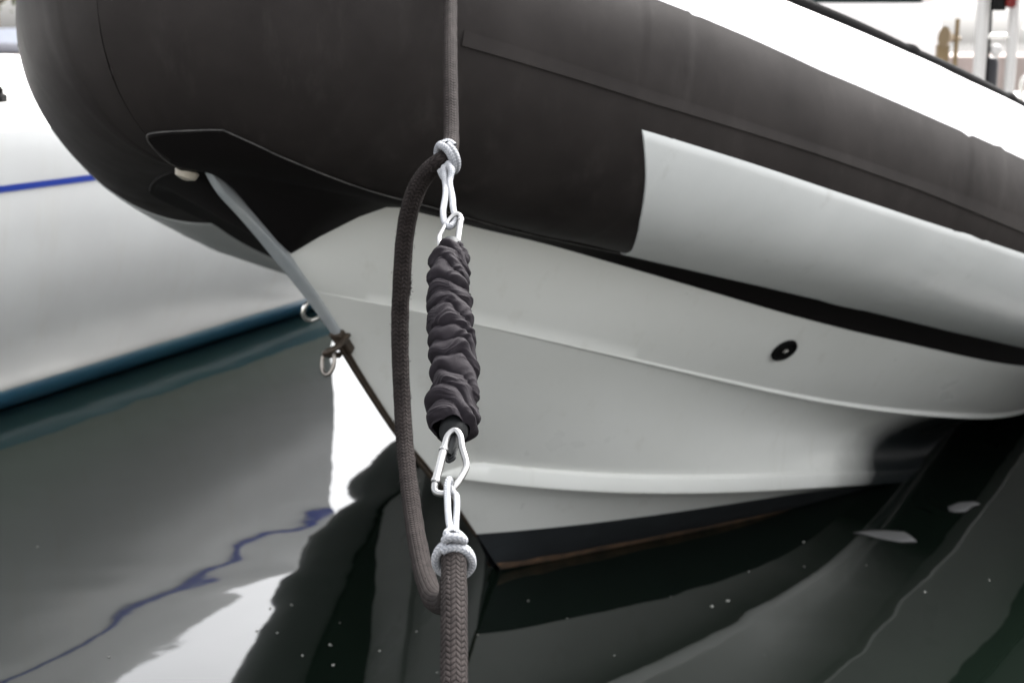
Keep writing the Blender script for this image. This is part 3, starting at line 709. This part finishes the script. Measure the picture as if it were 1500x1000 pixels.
fj = empty('added_shade_jetty', (-.0425, 2.851, 0), AXIS); tag(fj, 'unseen timber finger jetty at right, added to shade the lower hull', 'jetty')  # added out of view to block low sky light from the aft hull
MB().box((1.9, -2.15, .33), (6.0, 1.1, .30), bevel=.01).build('frame', mat('dark_timber', (.07, .06, .05), .8, rgb2=(.04, .035, .03), cscale=8), fj)
pk = MB()
for i in range(40): pk.box((-1.02 + i * .15, -2.15, .497), (.138, 1.16, .028), bevel=.004)
pk.build('planking', mat('grey_planks', (.30, .28, .25), .85, rgb2=(.2, .19, .17), cscale=9), fj)

# ------------------------------------------------------------------ motor boat beyond the inflatable at right
mbt = empty('motor_boat', (3.0, 7.5, 0)); tag(mbt, 'white motor boat with cabin and steel rails behind the inflatable', 'motor boat')

M['mbw'] = mat('white_cabin_paint', (.55, .52, .51), .5)
def mh(a):
    G = []
    for x in np.linspace(-2.1, 5.0, 40):
        k = min(1, max(0.02, (x + 2.1) / .9)) ** .5; G.append([(x, y * k, z) for y, z in ((-.7, -.2), (-.95, .05), (-1.1, .4), (-1.2, .78), (-1.1, .80), (0, .84), (1.1, .80), (1.2, .78), (1.1, .4), (.95, .05), (.7, -.2))])
    return G
MB().grid(np.array(mh(0))).build('hull', M['mbw'], mbt, sharp=40)
cb = MB(); cb.box((-1.48, -.15, 1.03), (.80, 1.7, .47), bevel=.03); cb.box((-1.48, -.15, 1.68), (.78, 1.6, .10), bevel=.03); cb.box((-1.81, -.15, 1.45), (.10, 1.55, .38)); cb.box((-1.12, -.15, 1.45), (.06, 1.55, .38))
cb.build('cabin', M['mbw'], mbt)
MB().box((-1.455, -.15, 1.45), (.61, 1.5, .36)).build('window', mat('dark_glass', (.012, .022, .022), .25, spec=.2), mbt)
MB().box((-1.92, -1.004, 1.11), (.16, .014, .035), bevel=.005).build('vent', mat('grey_vent', (.25, .25, .27), .5), mbt)
M['horn'] = mat('aged_bronze', (.13, .09, .045), .45, metal=.5)
hn = MB(); hc = Vector((-1.135, -1.40, .98)); hn.lathe([(.008, -.03), (.012, 0), (.028, .03), (.045, .05)], hc + Vector((-.01, 0, .13)), (-1, -.3, .1), 24); hn.tube([hc, hc + Vector((0, 0, .21))], .010, 10); hn.box(hc + Vector((-.05, .02, .06)), (.05, .04, .09), bevel=.008)
hn.build('horn', M['horn'], mbt)
M['whiterail'] = mat('white_rail', (.30, .29, .28), .35)
for dx, r in ((-1.064, .026), (-.935, .022)):
    MB().tube([(dx, -1.5, .55), (dx, -1.5, 2.2)], r, 18).build('mast_post', M['whiterail'], mbt)
MB().tube([(-1.030, -1.5, .55), (-1.030, -1.5, 2.2)], .006, 12).build('stay_wire', M['blackp'], mbt)
MB().tube([(-1.06, -1.5, 1.118), (-.93, -1.5, 1.118)], .012, 12).build('crossbar', M['steel'], mbt)
MB().lathe([(.006, -.13), (.030, -.12), (.034, -.08), (.034, .05), (.028, .07), (.006, .075)], (-1.0, -1.44, .96), (0, 0, 1), 28).build('fender', mat('dark_grey_vinyl', (.02, .02, .023), .5, spec=.2), mbt)
MB().lathe([(.003, -.02), (.020, -.015), (.026, 0), (.020, .015), (.003, .02)], (-1.0, -1.5, 1.06), (0, -1, .1), 24).build('lamp_glass', M['whiterail'], mbt)
nl = MB(); nl.lathe([(.024, -.045), (.026, -.04), (.026, .05), (.022, .055)], (-1.015, -1.55, 1.265), (0, 0, 1), 24); nlo = nl.build('lamp_housing', M['blackp'], mbt)
MB().lathe([(.012, -.035), (.022, -.028), (.022, .03), (.010, .035)], (-.975, -1.57, 1.265), (0, 0, 1), 24).build('lens', mat('red_lens', (.07, .003, .002), .4, spec=.2), nlo)
hp = MB(); hp.tube(spline([(-.86, -1.5, .75), (-.885, -1.5, .92), (-.855, -1.5, .98), (-.845, -1.5, 1.10), (-.865, -1.5, 1.17), (-.89, -1.5, 1.15)], 60), .010, 14); hp.build('handrail', M['steel'], mbt)
MB().tube(spline([(-.850, -1.51, 1.08), (-.848, -1.51, 1.13), (-.868, -1.51, 1.175)], 24), .013, 12).build('grip', M['blackp'], mbt)

# ------------------------------------------------------------------ far shore at left
qy = MB(); qy.box((-12, 27, .35), (46, 6, 1.0), bevel=.03); q = qy.build('quay', mat('quay_stone', (.42, .33, .30), .9, rgb2=(.3, .25, .22), cscale=1.5))
tag(q, 'pinkish stone quay on the far side of the basin', 'quay')
def leafy_tree(x, y, h, seed, label, c):
    rn = random.Random(seed); t = empty('tree', (x, y, .85)); tag(t, label, 'tree', 'trees on the far quay')
    tk = MB(); tk.tube(spline([(0, 0, 0), (.05, 0, h * .3), (-.05, .05, h * .75)], 20), np.linspace(.12, .04, 20), 10)
    for k in range(6):
        a = rn.random() * 6.28; z = h * rn.uniform(.3, .6); tk.tube([(0, 0, z), (math.cos(a) * h * .15, math.sin(a) * h * .15, z + h * .12), (math.cos(a) * h * .28, math.sin(a) * h * .28, z + h * .25)], np.array([.05, .035, .015]), 6)
    tk.build('trunk', mat('bark', (.09, .07, .05), .9), t)
    cr = MB(); cls = [Vector((rn.gauss(0, h * .17), rn.gauss(0, h * .17), h * rn.uniform(.35, .95))) for _ in range(26)]
    for _ in range(2600):
        c0 = rn.choice(cls); p_ = c0 + Vector((rn.gauss(0, h * .06), rn.gauss(0, h * .06), rn.gauss(0, h * .05))); s = rn.uniform(.04, .09)
        u_ = Vector((rn.gauss(0, 1), rn.gauss(0, 1), rn.gauss(0, 1))).normalized(); v_ = u_.orthogonal().normalized()
        cr.add([p_ + u_ * s, p_ + v_ * s * .6, p_ - u_ * s, p_ - v_ * s * .6], [(0, 1, 2, 3)])
    cr.build('crown', mat('foliage', c, .7, rgb2=tuple(v * .5 for v in c), cscale=2), t, smooth=False, sharp=None)
tl = ['olive green rounded tree on the far quay, leftmost of the row', 'second tree from the left on the far quay, darker green', 'tall pale green tree on the far quay behind the yacht deck', 'small brownish tree at the right end of the quay row']
for i, (x, y, h) in enumerate(((-12.5, 28, 3.2), (-10.2, 28.6, 2.6), (-8.9, 28.2, 3.6), (-6.8, 28.4, 2.6))):
    leafy_tree(x, y, h, i + 1, tl[i], [(.10, .11, .05), (.07, .09, .04), (.13, .12, .07), (.13, .10, .06)][i])
db = empty('dinghy', (-9.3, 25.6, .86)); tag(db, 'small pale blue dinghy laid up on the far quay', 'dinghy')
G = []
for x in np.linspace(-1.3, 1.3, 24):
    k = max(.03, 1 - (abs(x) / 1.3) ** 3) if x > 0 else 1.; G.append([(x, y * k, z) for y, z in ((-.5, .45), (-.45, .2), (-.25, .05), (0, 0), (.25, .05), (.45, .2), (.5, .45))])
MB().grid(np.array(G)).build('hull', mat('pale_blue_paint', (.45, .52, .62), .4), db)
for x in (-.5, .35): MB().box((x, 0, .34), (.2, .85, .03), bevel=.005).build('thwart', mat('wood', (.3, .2, .12), .7), db)

# ------------------------------------------------------------------ things floating on the water
M['foam'] = mat('pale_debris', (.24, .24, .22), .7)
M['feather'] = mat('grey_feather', (.10, .10, .10), .7)
def flat_thing(name, pts, z, m, label, cat, group=None, cup=.3):
    P = np.array(pts, float); c = P.mean(0); n = len(P); V = []; rings = [1., .66, .33]
    o0 = (c[0], c[1], 0)
    for r in rings: V += [((p[0] - c[0]) * r, (p[1] - c[1]) * r, z + (1 - r) * cup * .004 + .0015 * r * math.sin(7 * i)) for i, p in enumerate(P)]
    V.append((0, 0, z + cup * .004)); F = []
    for q in range(2):
        for i in range(n): F.append((q * n + i, q * n + (i + 1) % n, (q + 1) * n + (i + 1) % n, (q + 1) * n + i))
    for i in range(n): F.append((2 * n + i, 2 * n + (i + 1) % n, 3 * n))
    o = mesh(name, V, F, m); o.location = o0
    sd_ = o.modifiers.new('thickness', 'SOLIDIFY'); sd_.thickness = .0012
    tag(o, label, cat, group); return o
def sea(u, v):  # helper used once to lay out the drifting bits on the water plane
    a = (500 - v) / 2083.3; s_, c_ = math.sin(R(PITCH)), math.cos(R(PITCH)); dz = -s_ + a * c_; k = -1.1 / dz
    return ((u - 750) / 2083.3 * k, (c_ + a * s_) * k)
flat_thing('leaf', [sea(*q) for q in [(1249, 781), (1275, 778), (1300, 779), (1325, 781), (1334, 786), (1343, 794), (1318, 794), (1290, 789), (1268, 784)]], .003, M['feather'], 'long grey leaf floating nearest the hull, on the end of a pale reflection', 'leaf')
flat_thing('leaf', [sea(*q) for q in [(1388, 743), (1405, 737), (1426, 736), (1436, 740), (1424, 743), (1414, 750), (1398, 750), (1390, 748)]], .003, M['feather'], 'small crumpled grey leaf floating far right under the tube', 'leaf')
specks = [(396, 891, 5), (427, 886, 4), (376, 924, 4), (406, 927, 4), (483, 944, 4), (443, 960, 4), (556, 953, 4), (488, 974, 5), (485, 945, 3), (498, 912, 2), (1043, 888, 7), (1066, 880, 7), (1097, 837, 4), (1355, 867, 5), (1177, 794, 6), (983, 874, 3), (774, 880, 3), (831, 906, 3), (1449, 850, 3), (1269, 828, 3), (160, 962, 4), (55, 801, 4), (640, 985, 3), (610, 925, 3), (1178, 830, 3), (86, 572, 4), (700, 930, 3), (900, 960, 3), (560, 1010, 4), (1120, 960, 2)]
for i, (u_, v_, s_) in enumerate(specks):
    x, y = sea(u_, v_); r_ = s_ * .00042
    b = MB(); bm = bmesh.new(); bmesh.ops.create_icosphere(bm, subdivisions=2, radius=1)
    for vv in bm.verts: vv.co = vv.co * (1 + .35 * noise.noise(vv.co * 1.7 + Vector((i, 0, 0)))); vv.co.x *= r_ * 1.3; vv.co.y *= r_ * 1.6; vv.co.z *= r_ * .5
    bm.verts.index_update(); b.add([v2.co for v2 in bm.verts], [[q.index for q in f.verts] for f in bm.faces]); bm.free()
    o = b.build('floating_speck', M['foam'], sharp=None); o.location = (x, y, .001); o.rotation_euler = (0, 0, i * 1.3)
    tag(o, 'tiny pale speck of debris floating on the dark water', 'debris', 'specks floating on the water')
